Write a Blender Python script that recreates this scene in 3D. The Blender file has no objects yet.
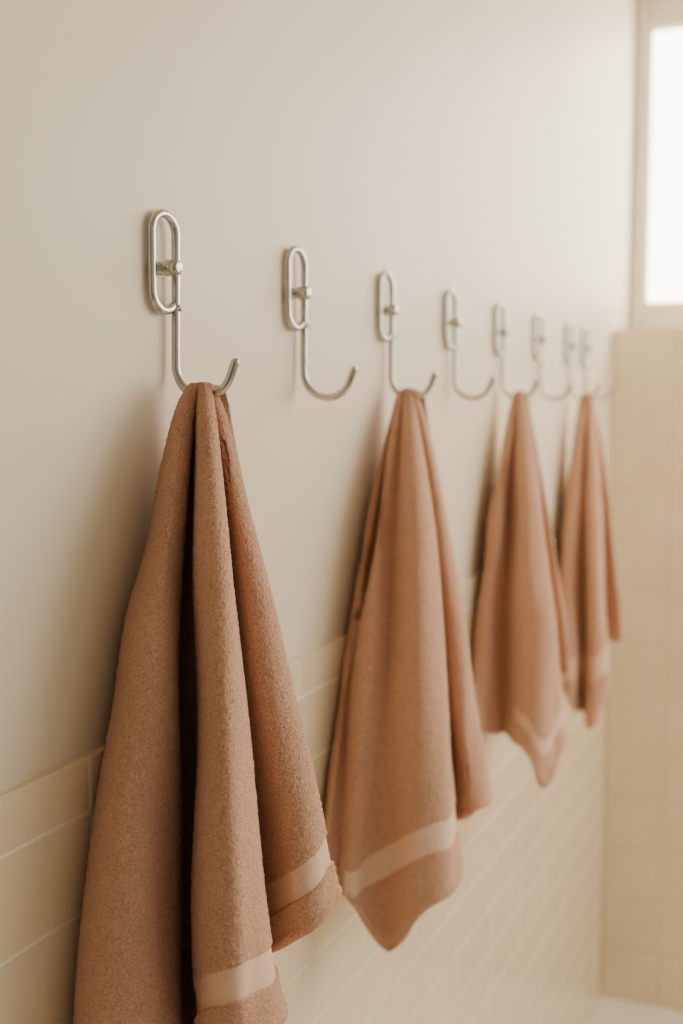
import bpy, bmesh, math, random
import numpy as np
from mathutils import Vector, Matrix

random.seed(4); rng = np.random.default_rng(7)
COL = bpy.context.scene.collection

# ------------------------------------------------------------------ camera
FPX = 1200.0
CAM = np.array([0.58, 0.0, 1.55])
PSI = math.radians(23.06); PIT = math.radians(5.33)
cp, sp, cs, ss = math.cos(PIT), math.sin(PIT), math.cos(PSI), math.sin(PSI)
Fv = np.array([-ss*cp, cs*cp, -sp]); Rv = np.array([cs, ss, 0.0]); Uv = np.array([-ss*sp, cs*sp, cp])
cam = bpy.data.cameras.new('camera'); co = bpy.data.objects.new('camera', cam); COL.objects.link(co)
M3 = Matrix(((Rv[0], Uv[0], -Fv[0]), (Rv[1], Uv[1], -Fv[1]), (Rv[2], Uv[2], -Fv[2])))
co.matrix_world = Matrix.Translation(Vector(CAM)) @ M3.to_4x4()
cam.sensor_fit = 'VERTICAL'; cam.sensor_height = 36.0; cam.sensor_width = 24.0
cam.lens = FPX/1024*36.0
cam.dof.use_dof = True; cam.dof.focus_distance = 1.03; cam.dof.aperture_fstop = 3.5
bpy.context.scene.camera = co

# ------------------------------------------------------------------ materials
def lin(r, g, b):
    f = lambda c: (c/255/12.92) if c/255 <= 0.04045 else ((c/255+0.055)/1.055)**2.4
    return (f(r), f(g), f(b), 1.0)

def mat(name, col, rough=0.5, metal=0.0, spec=0.5):
    m = bpy.data.materials.new(name); m.use_nodes = True
    nt = m.node_tree; b = nt.nodes['Principled BSDF']
    b.inputs['Base Color'].default_value = col
    b.inputs['Roughness'].default_value = rough
    b.inputs['Metallic'].default_value = metal
    b.inputs['Specular IOR Level'].default_value = spec
    return m, nt, b

def noise_mix(nt, b, c1, c2, scale, detail=3.0, coord='Object', bump=0.0, bscale=None, dist=0.01):
    N = nt.nodes; L = nt.links
    tc = N.new('ShaderNodeTexCoord')
    nz = N.new('ShaderNodeTexNoise'); nz.inputs['Scale'].default_value = scale; nz.inputs['Detail'].default_value = detail
    L.new(tc.outputs[coord], nz.inputs['Vector'])
    rp = N.new('ShaderNodeValToRGB'); rp.color_ramp.elements[0].position = 0.3; rp.color_ramp.elements[1].position = 0.7
    rp.color_ramp.elements[0].color = c1; rp.color_ramp.elements[1].color = c2
    L.new(nz.outputs['Fac'], rp.inputs['Fac']); L.new(rp.outputs['Color'], b.inputs['Base Color'])
    if bump:
        n2 = N.new('ShaderNodeTexNoise'); n2.inputs['Scale'].default_value = bscale or scale
        n2.inputs['Detail'].default_value = 2
        L.new(tc.outputs[coord], n2.inputs['Vector'])
        bp = N.new('ShaderNodeBump'); bp.inputs['Strength'].default_value = bump; bp.inputs['Distance'].default_value = dist
        L.new(n2.outputs['Fac'], bp.inputs['Height']); L.new(bp.outputs['Normal'], b.inputs['Normal'])

M_wall, nt, b = mat('wall_paint', lin(229, 215, 190), 0.48)
noise_mix(nt, b, lin(227, 213, 188), lin(232, 218, 194), 3.0, bump=0.05, bscale=160, dist=0.002)
M_tile, nt, b = mat('glazed_tile', lin(229, 211, 180), 0.12)
noise_mix(nt, b, lin(226, 207, 175), lin(232, 215, 185), 6.0, bump=0.05, bscale=14, dist=0.01)
M_tile2, nt, b = mat('far_glazed_tile', lin(235, 216, 183), 0.18)
noise_mix(nt, b, lin(232, 212, 178), lin(238, 220, 188), 6.0, bump=0.05, bscale=14, dist=0.01)
M_grout, nt, b = mat('grout', lin(240, 228, 206), 0.85)
noise_mix(nt, b, lin(237, 224, 201), lin(243, 232, 212), 60.0)
M_grout2, nt, b = mat('far_grout', lin(245, 233, 210), 0.7)
noise_mix(nt, b, lin(243, 230, 206), lin(247, 236, 214), 60.0)
M_floor, nt, b = mat('floor_white', lin(235, 228, 214), 0.4)
noise_mix(nt, b, lin(230, 222, 208), lin(240, 234, 222), 8.0)
M_ceil, nt, b = mat('ceiling_paint', lin(205, 195, 180), 0.8)
noise_mix(nt, b, lin(202, 192, 177), lin(208, 198, 183), 5.0)
M_frame, nt, b = mat('window_frame_paint', lin(214, 205, 188), 0.45)
noise_mix(nt, b, lin(211, 201, 183), lin(218, 209, 193), 12.0)
M_metal, nt, b = mat('brushed_nickel', (0.52, 0.50, 0.46, 1), 0.22, 1.0)
noise_mix(nt, b, (0.49, 0.47, 0.435, 1), (0.58, 0.56, 0.525, 1), 120.0, bump=0.05, bscale=400, dist=0.0005)
M_stud, nt, b = mat('polished_nickel', (0.48, 0.455, 0.415, 1), 0.24, 1.0)
noise_mix(nt, b, (0.44, 0.415, 0.375, 1), (0.54, 0.515, 0.47, 1), 200.0)

m = bpy.data.materials.new('frosted_pane'); m.use_nodes = True
nt = m.node_tree; b = nt.nodes['Principled BSDF']
b.inputs['Base Color'].default_value = (1, 0.98, 0.94, 1); b.inputs['Roughness'].default_value = 0.6
b.inputs['Emission Color'].default_value = (1.0, 0.95, 0.855, 1); b.inputs['Emission Strength'].default_value = 9.0
M_pane = m

def terry(name, c_dark, c_light, bump):
    m, nt, b = mat(name, c_light, 0.95, 0, 0.1)
    N = nt.nodes; L = nt.links
    tc = N.new('ShaderNodeTexCoord')
    nz = N.new('ShaderNodeTexNoise'); nz.inputs['Scale'].default_value = 640; nz.inputs['Detail'].default_value = 1.0
    big = N.new('ShaderNodeTexNoise'); big.inputs['Scale'].default_value = 14
    for n in (nz, big): L.new(tc.outputs['Object'], n.inputs['Vector'])
    rp = N.new('ShaderNodeValToRGB')
    rp.color_ramp.elements[0].position = 0.32; rp.color_ramp.elements[1].position = 0.62
    rp.color_ramp.elements[0].color = c_dark; rp.color_ramp.elements[1].color = c_light
    L.new(nz.outputs['Fac'], rp.inputs['Fac'])
    mx = N.new('ShaderNodeMix'); mx.data_type = 'RGBA'; mx.blend_type = 'MULTIPLY'; mx.inputs['Factor'].default_value = 1.0
    r2 = N.new('ShaderNodeValToRGB'); r2.color_ramp.elements[0].color = (0.95, 0.94, 0.93, 1); r2.color_ramp.elements[1].color = (1, 1, 1, 1)
    L.new(big.outputs['Fac'], r2.inputs['Fac'])
    L.new(rp.outputs['Color'], mx.inputs['A']); L.new(r2.outputs['Color'], mx.inputs['B'])
    L.new(mx.outputs['Result'], b.inputs['Base Color'])
    bp = N.new('ShaderNodeBump'); bp.inputs['Strength'].default_value = bump; bp.inputs['Distance'].default_value = 0.0016
    L.new(nz.outputs['Fac'], bp.inputs['Height']); L.new(bp.outputs['Normal'], b.inputs['Normal'])
    b.inputs['Sheen Weight'].default_value = 0.28; b.inputs['Sheen Roughness'].default_value = 0.5
    b.inputs['Sheen Tint'].default_value = (1.0, 0.87, 0.78, 1)
    return m
M_terry = terry('terry_cloth_tan', lin(185, 141, 115), lin(219, 174, 146), 0.7)
M_band, nt, b = mat('woven_band_tan', lin(231, 197, 170), 0.85, 0, 0.15)
noise_mix(nt, b, lin(227, 191, 164), lin(235, 203, 177), 220.0, bump=0.3, bscale=700, dist=0.0008)
M_band_far, nt, b = mat('woven_band_far_tan', lin(228, 192, 164), 0.85, 0, 0.15)
noise_mix(nt, b, lin(223, 186, 158), lin(233, 198, 171), 220.0)

# ------------------------------------------------------------------ helpers
def link_mesh(name, verts, faces, material, parent=None, smooth=True):
    me = bpy.data.meshes.new(name); me.from_pydata([tuple(v) for v in verts], [], faces); me.update()
    if smooth: me.polygons.foreach_set('use_smooth', [True]*len(me.polygons))
    me.materials.append(material)
    o = bpy.data.objects.new(name, me); COL.objects.link(o)
    if parent: o.parent = parent
    return o

def struct(o): o['kind'] = 'structure'; return o

def thing(name, label, cat, loc, group=None):
    o = bpy.data.objects.new(name, None); COL.objects.link(o); o.location = loc
    o.empty_display_size = 0.02
    o['label'] = label; o['category'] = cat
    if group: o['group'] = group
    return o

def box_geo(x0, x1, y0, y1, z0, z1):
    v = [(x0,y0,z0),(x1,y0,z0),(x1,y1,z0),(x0,y1,z0),(x0,y0,z1),(x1,y0,z1),(x1,y1,z1),(x0,y1,z1)]
    f = [(0,3,2,1),(4,5,6,7),(0,1,5,4),(1,2,6,5),(2,3,7,6),(3,0,4,7)]
    return v, f

def merge(geos):
    V, F = [], []
    for v, f in geos:
        n = len(V); V += list(v); F += [tuple(i+n for i in q) for q in f]
    return V, F

def box(name, *a, m, parent=None):
    v, f = box_geo(*a); return link_mesh(name, v, f, m, parent, smooth=False)

def tube_geo(path, r, seg=14):
    pts = [Vector(p) for p in path]; V = []; F = []
    n = len(pts)
    t0 = (pts[1]-pts[0]).normalized()
    nn = Vector((1, 0, 0)); nn = (nn - t0*nn.dot(t0)).normalized()
    for i, p in enumerate(pts):
        t = (pts[min(i+1, n-1)] - pts[max(i-1, 0)]).normalized()
        nn = (nn - t*nn.dot(t)).normalized(); b_ = t.cross(nn)
        for k in range(seg):
            a = 2*math.pi*k/seg
            V.append(p + r*(math.cos(a)*nn + math.sin(a)*b_))
    for i in range(n-1):
        for k in range(seg):
            k2 = (k+1) % seg
            F.append((i*seg+k, i*seg+k2, (i+1)*seg+k2, (i+1)*seg+k))
    for end, i, sgn in ((0, 0, -1), (1, n-1, 1)):
        t = (pts[1]-pts[0]).normalized() if end == 0 else (pts[-1]-pts[-2]).normalized()
        t = t*sgn; base = i*seg; prev = list(range(base, base+seg)); c = pts[i]
        for j in (1, 2):
            a = j*math.pi/6; ring = []
            for k in range(seg):
                off = V[base+k]-c
                V.append(c + off*math.cos(a) + t*r*math.sin(a)); ring.append(len(V)-1)
            for k in range(seg):
                k2 = (k+1) % seg
                q = (prev[k], prev[k2], ring[k2], ring[k]); F.append(q if sgn > 0 else q[::-1])
            prev = ring
        V.append(c + t*r); ap = len(V)-1
        for k in range(seg):
            q = (prev[k], prev[(k+1) % seg], ap); F.append(q if sgn > 0 else q[::-1])
    return V, F

def lathe_x(profile, y, z, seg=24):
    V, F = [], []
    for x, r in profile:
        for k in range(seg):
            a = 2*math.pi*k/seg; V.append((x, y + r*math.cos(a), z + r*math.sin(a)))
    for i in range(len(profile)-1):
        for k in range(seg):
            k2 = (k+1) % seg; F.append((i*seg+k, i*seg+k2, (i+1)*seg+k2, (i+1)*seg+k))
    F.append(tuple((len(profile)-1)*seg+k for k in range(seg)))
    return V, F

# ------------------------------------------------------------------ setting
YF = 3.13      # tiled far wall face
YW = 3.38      # window plane in the recess above
ZT = 1.256     # top of tiling on the left wall
ZL = 1.73      # top of tiling on the far wall / window ledge
ZC = 2.64
ZF = -0.05     # floor surface
XR = 2.2; Y0 = -0.9
struct(box('wall_left', -0.12, 0.0, Y0, 3.5, ZF-0.02, ZC, m=M_wall))
struct(box('floor', -0.12, XR, Y0, 3.5, ZF-0.12, ZF, m=M_floor))
struct(box('ceiling', -0.12, XR, Y0, 3.5, ZC, ZC+0.1, m=M_ceil))
struct(box('wall_far', -0.0, XR, YF+0.003, 3.5, ZF, ZL, m=M_grout2))

def tile_grid_left(y0, y1, zt, rows, w, gap, x0, x1):
    G = []
    z = zt
    for i, h in enumerate(rows):
        za, zb = max(z-h+gap/2, ZF), z-gap/2
        if zb <= za: break
        if i == 0: zb = z
        off = 0.812
        k0 = math.floor((y0-off)/w)
        y = off + k0*w
        while y < y1:
            a, b_ = max(y+gap/2, y0), min(y+w-gap/2, y1)
            if b_-a > 0.004:
                e = 0.0016
                v = [(x0,a,za),(x0,b_,za),(x0,b_,zb),(x0,a,zb),
                     (x1-e*.6,a,za),(x1-e*.6,b_,za),(x1-e*.6,b_,zb),(x1-e*.6,a,zb),
                     (x1,a+e,za+e),(x1,b_-e,za+e),(x1,b_-e,zb-e),(x1,a+e,zb-e)]
                f = [(8,9,10,11)]
                for s in (0, 4):
                    for k in range(4):
                        k2 = (k+1) % 4; f.append((s+k, s+k2, s+4+k2, s+4+k))
                G.append((v, f))
            y += w
        z -= h
    return merge(G)
rows = [0.046] + [0.082]*20
v, f = tile_grid_left(Y0, YF, ZT, rows, 0.205, 0.0025, 0.0, 0.0070)
t1 = struct(link_mesh('trim_1', v, f, M_tile, smooth=False))
struct(box('trim_2', 0.0, 0.0063, Y0, YF, ZF, ZT-0.001, m=M_grout))

G = []
z = ZL; hh = 0.136; ww = 0.205; gap = 0.0042
while z > ZF:
    za, zb = max(z-hh+gap/2, ZF), z-(gap/2 if z < ZL else 0)
    xx = -0.05
    while xx < XR:
        a, b_ = max(xx+gap/2, 0.008), min(xx+ww-gap/2, XR)
        if b_-a > 0.005 and zb-za > 0.005:
            e = 0.0012; y1 = YF
            v = [(a,y1+.008,za),(b_,y1+.008,za),(b_,y1+.008,zb),(a,y1+.008,zb),
                 (a,y1+.001,za),(b_,y1+.001,za),(b_,y1+.001,zb),(a,y1+.001,zb),
                 (a+e,y1,za+e),(b_-e,y1,za+e),(b_-e,y1,zb-e),(a+e,y1,zb-e)]
            f = [(8,9,10,11)]
            for s in (0, 4):
                for k in range(4):
                    k2 = (k+1) % 4; f.append((s+k, s+k2, s+4+k2, s+4+k))
            G.append((v, f))
        xx += ww
    z -= hh
v, f = merge(G)
struct(link_mesh('trim_3', v, f, M_tile2, smooth=False))

# window in the recess
win = bpy.data.objects.new('window_1', None); COL.objects.link(win); win.location = (0, YW, ZL); win['kind'] = 'structure'
WX1 = 1.05
zb, zt_ = 0.080, 0.815
FX = 0.040
geos = [box_geo(0.004, FX, 0, 0.05, 0.0, ZC-ZL-0.02), box_geo(WX1-0.045, WX1, 0, 0.05, 0.0, ZC-ZL),
        box_geo(FX, WX1-0.045, 0, 0.05, 0.0, zb), box_geo(FX, WX1-0.045, 0, 0.05, zt_, ZC-ZL-0.02),
        box_geo(FX-.005, FX+.006, 0.012, 0.05, zb-.004, zt_+.004), box_geo(WX1-0.052, WX1-0.040, 0.012, 0.05, zb-.004, zt_+.004),
        box_geo(FX, WX1-0.045, 0.012, 0.05, zb-.004, zb+0.007), box_geo(FX, WX1-0.045, 0.012, 0.05, zt_-0.007, zt_+.004)]
v, f = merge(geos)
wf = link_mesh('window_frame', v, f, M_frame, win, smooth=False)
bv = wf.modifiers.new('bevel', 'BEVEL'); bv.width = 0.003; bv.segments = 2
v, f = box_geo(FX, WX1-0.045, 0.03, 0.036, zb, zt_)
link_mesh('window_pane', v, f, M_pane, win, smooth=False)
struct(box('wall_window', WX1, XR, YW, 3.5, ZL, ZC, m=M_wall))

# ------------------------------------------------------------------ hooks
HY0, HDY, HZ = 0.914, 0.2774, 1.55
LW = 0.0175          # half width of the oval loop, which lies flat against the wall
LOFF = 0.0265        # loop centre along the wall
RW = 0.0040
JY = 0.0150          # the J hangs this far from the loop centre
def hook_path():
    P = []
    r = LW; zc = 0.1655-r; zb = 0.0800+r
    x_of = lambda y: 0.0050 + 0.004*(y+r)/(2*r)
    for k in range(0, 17):
        a = math.radians(-48 - (180-48)*k/16); y = r*math.cos(a)
        P.append((x_of(y), y, zb + r*math.sin(a)))
    for k in range(1, 6): P.append((x_of(-r), -r, zb + (zc-zb)*k/6))
    for k in range(0, 21):
        a = math.pi*(1-k/20); y = r*math.cos(a); P.append((x_of(y), y, zc + r*math.sin(a)))
    R_ = 0.0290; cz = R_+RW-.0014
    n = 16
    for k in range(1, n):
        s = k/n
        P.append((x_of(r), r + (JY-r)*s, zc + (cz-zc)*s))
    xs = x_of(r)
    for k in range(0, 25):
        a = math.radians(180 + 158*k/24); P.append((xs+R_ + R_*math.cos(a), JY, cz + R_*math.sin(a)))
    a = math.radians(338); tx, tz = -math.sin(a), math.cos(a); x, _, z = P[-1]
    for k in range(1, 4): P.append((x + tx*0.014*k/3, JY, z + tz*0.014*k/3))
    return P
def make_hook(label, loc):
    t = thing('wall_hook', label, 'hook', loc, 'wire hooks in a row on the wall')
    v, f = tube_geo(hook_path(), RW); link_mesh('hook_wire', v, f, M_metal, t)
    prof = [(0.0,.0062),(.0030,.0062),(.0036,.0058),(.0038,.0052),(.0110,.0052)]
    v, f = lathe_x(prof, 0.0, 0.1175); st = link_mesh('mounting_peg', v, f, M_stud, t)
    prof = [(.0082,.0052),(.0086,.0064),(.0098,.0073),(.0200,.0074),(.0222,.0066),(.0232,.0048),(.0234,.0010)]
    v, f = lathe_x(prof, 0.0, 0.1175); link_mesh('peg_cap', v, f, M_stud, st)
    # short wrap round the stem where the loop's end meets it
    W = []; yw = LW*0.94
    for k in range(0, 24):
        a = 2*math.pi*k/14; W.append((.0089+.0048*math.cos(a), yw+.0048*math.sin(a), .0815+.0034*k/14))
    v, f = tube_geo(W, .0016, 8); link_mesh('joint_wrap', v, f, M_stud, t)
    return t
hook_labels = [
    'silver wire wall hook holding the nearest and largest tan towel',
    'empty silver wire hook nearest the camera, between the first and second towels',
    'silver wire wall hook holding the second tan towel from the front',
    'empty silver wire hook between the second and third towels',
    'silver wire wall hook holding the third tan towel from the front',
    'empty silver wire hook between the third towel and the farthest towel',
    'silver wire wall hook holding the farthest tan towel near the corner',
    'empty silver wire hook beyond all the towels, closest to the tiled corner']
proto = make_hook(hook_labels[0], (0, HY0+LOFF, HZ))
for i in range(1, 8):
    c = proto.copy(); COL.objects.link(c); c.location = (0, HY0+LOFF+HDY*i-(0.11 if i == 7 else 0), HZ); c['label'] = hook_labels[i]
    for ch in proto.children:
        k = ch.copy(); COL.objects.link(k); k.parent = c
        for g in ch.children:
            q = g.copy(); COL.objects.link(q); q.parent = k

# ------------------------------------------------------------------ towels
def P_(px, py, Y):
    d = Fv*FPX + Rv*(px-341.5) + Uv*(512-py)
    return CAM + d*(Y/d[1])
def W_(x, py, Y):
    k = (512-py)/FPX; rel = np.array([x-CAM[0], Y, 0.0]); a0 = rel@Fv; b0 = rel@Uv
    h = (k*a0-b0)/(Uv[2]-k*Fv[2]); return np.array([x, Y, CAM[2]+h])

def crom(p0, p1, p2, p3, t):
    t = t[:, None]
    return 0.5*((2*p1) + (p2-p0)*t + (2*p0-5*p1+4*p2-p3)*t**2 + (-p0+3*p1-3*p2+p3)*t**3)

def blur2(a, n):
    for _ in range(n):
        a = a*0.5 + 0.25*(np.roll(a, 1, 1)+np.roll(a, -1, 1))
        b_ = np.pad(a, ((1, 1), (0, 0)), mode='edge'); a = a*0.5 + 0.25*(b_[:-2]+b_[2:])
    return a

TOPSH = (.036, .028, .012, 0.0, 0.0, 0.0)
def make_towel(label, hy, curves, res, seed, bands, band_range, pile, raw, near, wave):
    rg = np.random.default_rng(seed)
    C = []
    mx = [np.mean([c[1][i] for c in curves if c[0] == 'P']) for i in (0, 1)]
    for mode, a, py, dy in curves:
        pts = []
        for i in range(len(a)):
            Y = hy+dy[i]+TOPSH[i]; q = a[i]; yy = py[i] + (3 if i == 0 else 0)
            if mode == 'P' and i < 2: q = mx[i] + (q-mx[i])*(0.70, 0.92)[i]
            p = P_(q, yy, Y) if mode == 'P' else W_(q, yy, Y)
            p[0] = max(p[0], 0.0140); pts.append(p)
        C.append(np.array(pts))
    C = np.array(C)
    cen = C[:, 0].mean(0)
    top = max(C[:, 0, 2].max(), HZ+0.008)
    cap = []
    for s, zf in ((0.12, 0.0055), (0.55, 0.0032)):
        q = cen + s*(C[:, 0]-cen); q[:, 2] = top + zf; cap.append(q)
    C = np.concatenate([cap[0][:, None], cap[1][:, None], C], axis=1)
    base = Vector((0.0, hy+LOFF+JY, HZ)); t = thing('hand_towel', label, 'towel', base, 'tan towels hanging on the hooks')
    C = C - np.array(base)
    S = []; Ls = []
    for c in C:
        n = len(c); ext = np.vstack([2*c[0]-c[1], c, 2*c[-1]-c[-2]])
        tt = np.linspace(0, 1, 30, endpoint=False)
        d = np.vstack([crom(ext[i], ext[i+1], ext[i+2], ext[i+3], tt) for i in range(n-1)] + [c[-1:]])
        L = np.concatenate([[0], np.cumsum(np.linalg.norm(np.diff(d, axis=0), axis=1))]); S.append((d, L)); Ls.append(L[-1])
    Lm = float(np.mean(Ls))
    nb = int((Lm-.065)/res); nm = max(4, int(.026/res)); nh = max(5, int(.042/res))
    rowsC = []
    for ci, (d, L) in enumerate(S):
        l = L[-1]; B1, B2 = bands.get(ci, bands['all'])
        sarr = np.concatenate([np.linspace(0, l-B1, nb, endpoint=False), np.linspace(l-B1, l-B2, nm, endpoint=False), np.linspace(l-B2, l, nh+1)])
        rowsC.append(np.stack([np.interp(sarr, L, d[:, k]) for k in range(3)], 1))
    rowsC = np.array(rowsC)            # curves, rows, 3
    nC = len(rowsC); R = rowsC.shape[1]
    cols = []; cpar = []
    for i in range(nC):
        p0, p1, p2, p3 = rowsC[i-1], rowsC[i], rowsC[(i+1) % nC], rowsC[(i+2) % nC]
        w = np.linalg.norm(p2-p1, axis=1).max(); m_ = max(4, int(w/res))
        for k in range(m_):
            u = k/m_; cpar.append(i+u)
            cols.append(0.5*((2*p1)+(p2-p0)*u+(2*p0-5*p1+4*p2-p3)*u*u+(-p0+3*p1-3*p2+p3)*u**3))
    cpar = np.array(cpar)
    P = np.array(cols).transpose(1, 0, 2)   # rows, cols, 3
    K = P.shape[1]
    vv = np.linspace(0, 1, R)[:, None]
    hemL = np.concatenate([[0], np.cumsum(np.linalg.norm(np.diff(P[-1], axis=0), axis=1))])
    wav = sum(rg.uniform(.5, 1)*np.sin(hemL/lam*6.283 + rg.uniform(0, 6.28)) for lam in (0.13, 0.077))
    P[..., 2] += (wave*wav)[None, :]*vv**7
    inband = np.zeros(K, bool)
    for a0, a1 in band_range: inband |= (cpar >= a0) & (cpar < a1)
    def normals(P):
        du = np.roll(P, -1, 1)-np.roll(P, 1, 1); dv = np.gradient(P, axis=0)
        N = np.cross(du, dv); return N/(np.linalg.norm(N, axis=2, keepdims=True)+1e-9)
    N = normals(P)
    flip = (N*(P-P.mean(1, keepdims=True))).sum() < 0
    if flip: N = -N
    wr = np.zeros((R, K))
    for j in range(9):
        f1, f2, ph = rg.uniform(4, 14), rg.uniform(8, 30), rg.uniform(0, 6.28)
        ang = rg.uniform(-1, 1)
        wr += np.sin(f1*P[:, :, 2]*1.6 + f2*(P[:, :, 0]*2+P[:, :, 1]*2)*ang*2 + ph)
    wr *= 0.0009*np.clip(vv*3, 0, 1) + 0.0009*vv**5
    P = P + N*wr[..., None]
    N = normals(P)
    if flip: N = -N
    half = np.full((R, K), 0.0030); half[nb:nb+nm+1, inband] = 0.0018
    half[nb+nm+1:] += 0.0012
    lip = np.clip(1-(R-1-np.arange(R))*res/0.014, 0, 1)[:, None]
    half = half + 0.0022*np.sin(lip*math.pi)
    tuft = blur2(rg.normal(0, 1, (R, K)), 1); tuft /= tuft.std()
    tuft = tuft*pile + np.abs(rg.normal(0, 1, (R, K)))*raw
    tuft *= np.clip(np.arange(R)/8.0, 0, 1)[:, None]
    tuft[nb:nb+nm+1, inband] *= 0.12
    outer = P + N*(half[..., None] + tuft[..., None])
    inner = P - N*(half[..., None]*0.7)
    outer[..., 0] = np.maximum(outer[..., 0], 0.0092); inner[..., 0] = np.maximum(inner[..., 0], 0.0092)
    V = np.vstack([outer.reshape(-1, 3), inner.reshape(-1, 3)])
    off = R*K
    idx = np.arange(R*K).reshape(R, K); nx = np.roll(idx, -1, 1)
    def quads(r0, r1, o=0, fl=False, colmask=None):
        a, b_, c, d = idx[r0:r1], nx[r0:r1], nx[r0+1:r1+1], idx[r0+1:r1+1]
        q = np.stack([a, b_, c, d], -1)+o
        if colmask is not None: q = q[:, colmask]
        q = q.reshape(-1, 4)
        return q[:, ::-1] if fl else q
    F1 = np.vstack([quads(0, nb, 0, flip), quads(nb+nm, R-1, 0, flip), quads(nb, nb+nm, 0, flip, ~inband), quads(0, R-1, off, not flip)])
    rim = np.stack([idx[-1], nx[-1], nx[-1]+off, idx[-1]+off], -1)
    F1 = np.vstack([F1, rim[:, ::-1] if flip else rim])
    F2 = quads(nb, nb+nm, 0, flip, inband)
    cap_v = outer[0].mean(0); V1 = np.vstack([V, cap_v[None]])
    faces = F1.tolist() + [[int(idx[0, k]), int(nx[0, k]), len(V)][::(1 if not flip else -1)] for k in range(K)]
    def used(V, faces):
        u = sorted({i for q in faces for i in q}); mp = {i: k for k, i in enumerate(u)}
        return V[u].tolist(), [[mp[i] for i in q] for q in faces]
    v, f = used(V1, faces); link_mesh('terry_cloth', v, f, M_terry, t)
    v, f = used(V, F2.tolist()); wb = link_mesh('woven_band', v, f, M_band if near else M_band_far, t); wb['label'] = 'smooth paler woven band above the hem'
    return t

r1 = (388, 430, 560, 760, 920)
T1 = [
 ('W', (.030,.022,.0145,.0145,.0145,.0145), r1+(1100,), (0,0,0,-.03,-.05,-.06)),
 ('P', (183,171,146,106,85,76), r1+(1125,), (0,-.010,-.033,-.085,-.125,-.155)),
 ('P', (189,179,164,138,120,110), r1+(1140,), (-.010,-.030,-.07,-.120,-.155,-.18)),
 ('P', (195,188,177,173,171,172), r1+(1130,), (-.005,-.015,-.035,-.065,-.085,-.09)),
 ('P', (195,190,179,176,175,175), r1+(1100,), (.008,.012,.018,.028,.028,.028)),
 ('P', (199,199,199,201,200,199), r1+(1080,), (.012,.020,.035,.052,.052,.052)),
 ('P', (201,200,201,202,200,199), r1+(1056,), (-.005,-.015,-.035,-.06,-.08,-.085)),
 ('P', (206,208,215,224,230,232), r1+(1044,), (-.012,-.030,-.065,-.10,-.12,-.13)),
 ('P', (211,215,230,248,264,275), r1+(1022,), (0,-.01,-.03,-.05,-.065,-.07)),
 ('P', (210,213,226,238,250,258), (388,430,560,740,880,965), (.012,.018,.025,.035,.04,.04)),
 ('P', (215,223,245,274,294,302), (388,430,560,740,860,936), (.005,.005,.005,.005,.005,.005)),
 ('P', (218,230,258,304,331,342), (388,430,560,740,850,895), (.015,.02,.03,.045,.055,.06)),
 ('W', (.050,.052,.060,.070,.075,.080), (390,430,560,740,850,900), (.02,.03,.06,.085,.10,.105)),
 ('W', (.035,.025,.016,.0145,.0145,.0145), (392,430,560,740,850,960), (.012,.02,.05,.06,.065,.07)),
]
r3 = (396, 440, 520, 640, 760)
T3 = [
 ('W', (.030,.022,.0145,.0145,.0145,.0145), r3+(820,), (0,0,0,-.03,-.06,-.08)),
 ('P', (393,385,370,351,334,326), r3+(836,), (0,-.025,-.060,-.11,-.17,-.20)),
 ('P', (395,388,376,359,345,337), r3+(870,), (.010,.002,-.018,-.085,-.155,-.195)),
 ('P', (397,391,381,369,357,350), r3+(900,), (-.01,-.04,-.085,-.13,-.175,-.20)),
 ('P', (401,400,397,391,387,388), r3+(950,), (-.004,-.028,-.062,-.104,-.144,-.160)),
 ('P', (407,411,415,419,421,416), r3+(920,), (-.010,-.045,-.088,-.128,-.160,-.172)),
 ('P', (413,420,430,441,451,455), r3+(880,), (-.005,-.02,-.045,-.075,-.10,-.11)),
 ('P', (411,417,424,434,442,446), r3+(830,), (.01,.02,.03,.04,.045,.045)),
 ('P', (418,426,438,453,466,472), r3+(814,), (0,0,0,0,0,0)),
 ('P', (422,431,444,464,482,487), r3+(797,), (.015,.02,.03,.04,.055,.06)),
 ('W', (.050,.052,.055,.060,.065,.065), r3+(800,), (.02,.03,.06,.08,.10,.10)),
 ('W', (.035,.025,.016,.0145,.0145,.0145), r3+(800,), (.012,.025,.05,.06,.07,.07)),
]
r5 = (400, 440, 500, 580, 640)
T5 = [
 ('W', (.030,.022,.0145,.0145,.0145,.0145), r5+(700,), (0,0,0,-.01,-.03,-.04)),
 ('P', (510,504,493,483,477,472), r5+(695,), (0,-.03,-.06,-.10,-.12,-.15)),
 ('P', (512,509,502,494,488,484), r5+(732,), (-.01,-.04,-.08,-.11,-.13,-.16)),
 ('P', (515,514,511,507,505,504), r5+(733,), (.002,-.014,-.034,-.058,-.07,-.085)),
 ('P', (519,521,523,525,526,524), r5+(747,), (-.01,-.04,-.08,-.11,-.13,-.14)),
 ('P', (522,528,533,538,543,543), r5+(789,), (-.01,-.035,-.07,-.10,-.12,-.13)),
 ('P', (525,531,539,548,556,563), r5+(752,), (-.005,-.02,-.04,-.06,-.075,-.085)),
 ('P', (523,527,532,539,545,551), r5+(700,), (.014,.026,.038,.05,.055,.055)),
 ('P', (528,535,545,557,565,567), r5+(668,), (.01,.015,.02,.03,.04,.045)),
 ('W', (.050,.052,.055,.060,.065,.065), r5+(670,), (.02,.03,.05,.07,.085,.09)),
 ('W', (.035,.025,.016,.0145,.0145,.0145), r5+(670,), (.012,.025,.05,.06,.07,.07)),
]
r7 = (404, 440, 500, 560, 620); r7b = (404, 440, 500, 560, 600)
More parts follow.
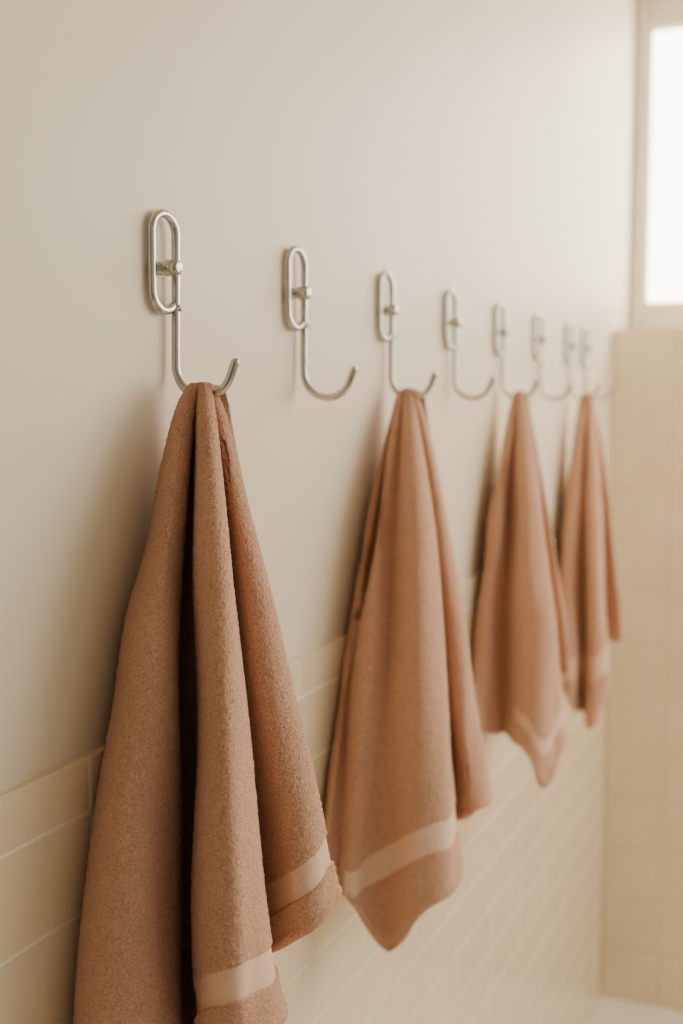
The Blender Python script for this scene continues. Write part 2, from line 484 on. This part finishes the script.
T7 = [
 ('W', (.030,.022,.0145,.0145,.0145,.0145), r7+(680,), (0,0,0,-.01,-.02,-.02)),
 ('P', (582,576,568,561,560,562), r7+(688,), (0,-.03,-.06,-.085,-.10,-.10)),
 ('P', (584,581,577,572,571,573), r7+(708,), (-.01,-.04,-.07,-.10,-.11,-.11)),
 ('P', (587,586,585,583,582,583), r7+(712,), (.002,-.014,-.03,-.042,-.046,-.046)),
 ('P', (590,591,592,594,595,591), r7+(726,), (-.01,-.04,-.07,-.10,-.11,-.11)),
 ('P', (594,597,600,603,605,605), r7+(692,), (-.005,-.02,-.04,-.06,-.07,-.07)),
 ('P', (592,594,596,599,600,601), r7b+(640,), (.014,.026,.04,.05,.05,.05)),
 ('P', (596,601,608,614,619,621), r7b+(640,), (.01,.015,.02,.03,.035,.04)),
 ('W', (.050,.052,.055,.060,.060,.060), r7b+(640,), (.02,.03,.05,.07,.08,.08)),
 ('W', (.035,.025,.016,.0145,.0145,.0145), r7b+(645,), (.012,.025,.05,.06,.065,.065)),
]
D = (.060, .034)
make_towel('large tan terry hand towel in the foreground, nearest the camera', HY0, T1, 0.0013, 1,
           {'all': D}, [(0, 14)], 0.00020, 0.00046, True, 0.0014)
make_towel('tan terry hand towel hanging second from the front', HY0+2*HDY, T3, 0.0022, 2,
           {'all': D, 1: (.020, .002), 2: (.027, .003), 3: (.034, .004), 4: (.126, .090), 5: (.110, .075), 6: (.083, .050)}, [(2.7, 6.5)], 0.00015, 0.0004, True, 0.0026)
make_towel('tan terry hand towel hanging third from the front', HY0+4*HDY, T5, 0.004, 3,
           {'all': D, 5: (.080, .058), 4: (.055, .034)}, [(3.6, 6.4)], 0.0002, 0.0003, False, 0.003)
make_towel('tan terry hand towel hanging farthest away beside the tiled corner', HY0+6*HDY, T7, 0.004, 4,
           {'all': D, 1: (.08, .035), 2: (.11, .06), 3: (.13, .075), 4: (.145, .09), 5: (.11, .06)}, [(1.2, 5.5)], 0.0002, 0.0003, False, 0.003)

# ------------------------------------------------------------------ light
def area(name, loc, target, size, power, col):
    l = bpy.data.lights.new(name, 'AREA'); l.shape = 'RECTANGLE'; l.size, l.size_y = size; l.energy = power; l.color = col
    o = bpy.data.objects.new(name, l); COL.objects.link(o); o.location = loc
    o.rotation_euler = (Vector(target)-Vector(loc)).to_track_quat('-Z', 'Y').to_euler()
    return o
area('daylight_lamp', (1.7, 2.5, 1.9), (0.0, 1.65, 1.4), (1.6, 1.4), 42, (1.0, 0.925, 0.79))
w = bpy.data.worlds.new('world'); bpy.context.scene.world = w; w.use_nodes = True
N = w.node_tree.nodes; L = w.node_tree.links; bg = N['Background']
tc = N.new('ShaderNodeTexCoord'); dt = N.new('ShaderNodeVectorMath'); dt.operation = 'DOT_PRODUCT'
dt.inputs[1].default_value = Vector((0.70, 0.48, 0.53)).normalized()
L.new(tc.outputs['Generated'], dt.inputs[0])
rp = N.new('ShaderNodeValToRGB'); mr = N.new('ShaderNodeMapRange')
mr.inputs['From Min'].default_value = -1; mr.inputs['From Max'].default_value = 1
L.new(dt.outputs['Value'], mr.inputs['Value']); L.new(mr.outputs['Result'], rp.inputs['Fac'])
rp.color_ramp.elements[0].position = 0.30; rp.color_ramp.elements[0].color = (0.20, 0.166, 0.124, 1)
rp.color_ramp.elements[1].position = 0.95; rp.color_ramp.elements[1].color = (1.0, 0.88, 0.705, 1)
L.new(rp.outputs['Color'], bg.inputs['Color']); bg.inputs['Strength'].default_value = 0.73
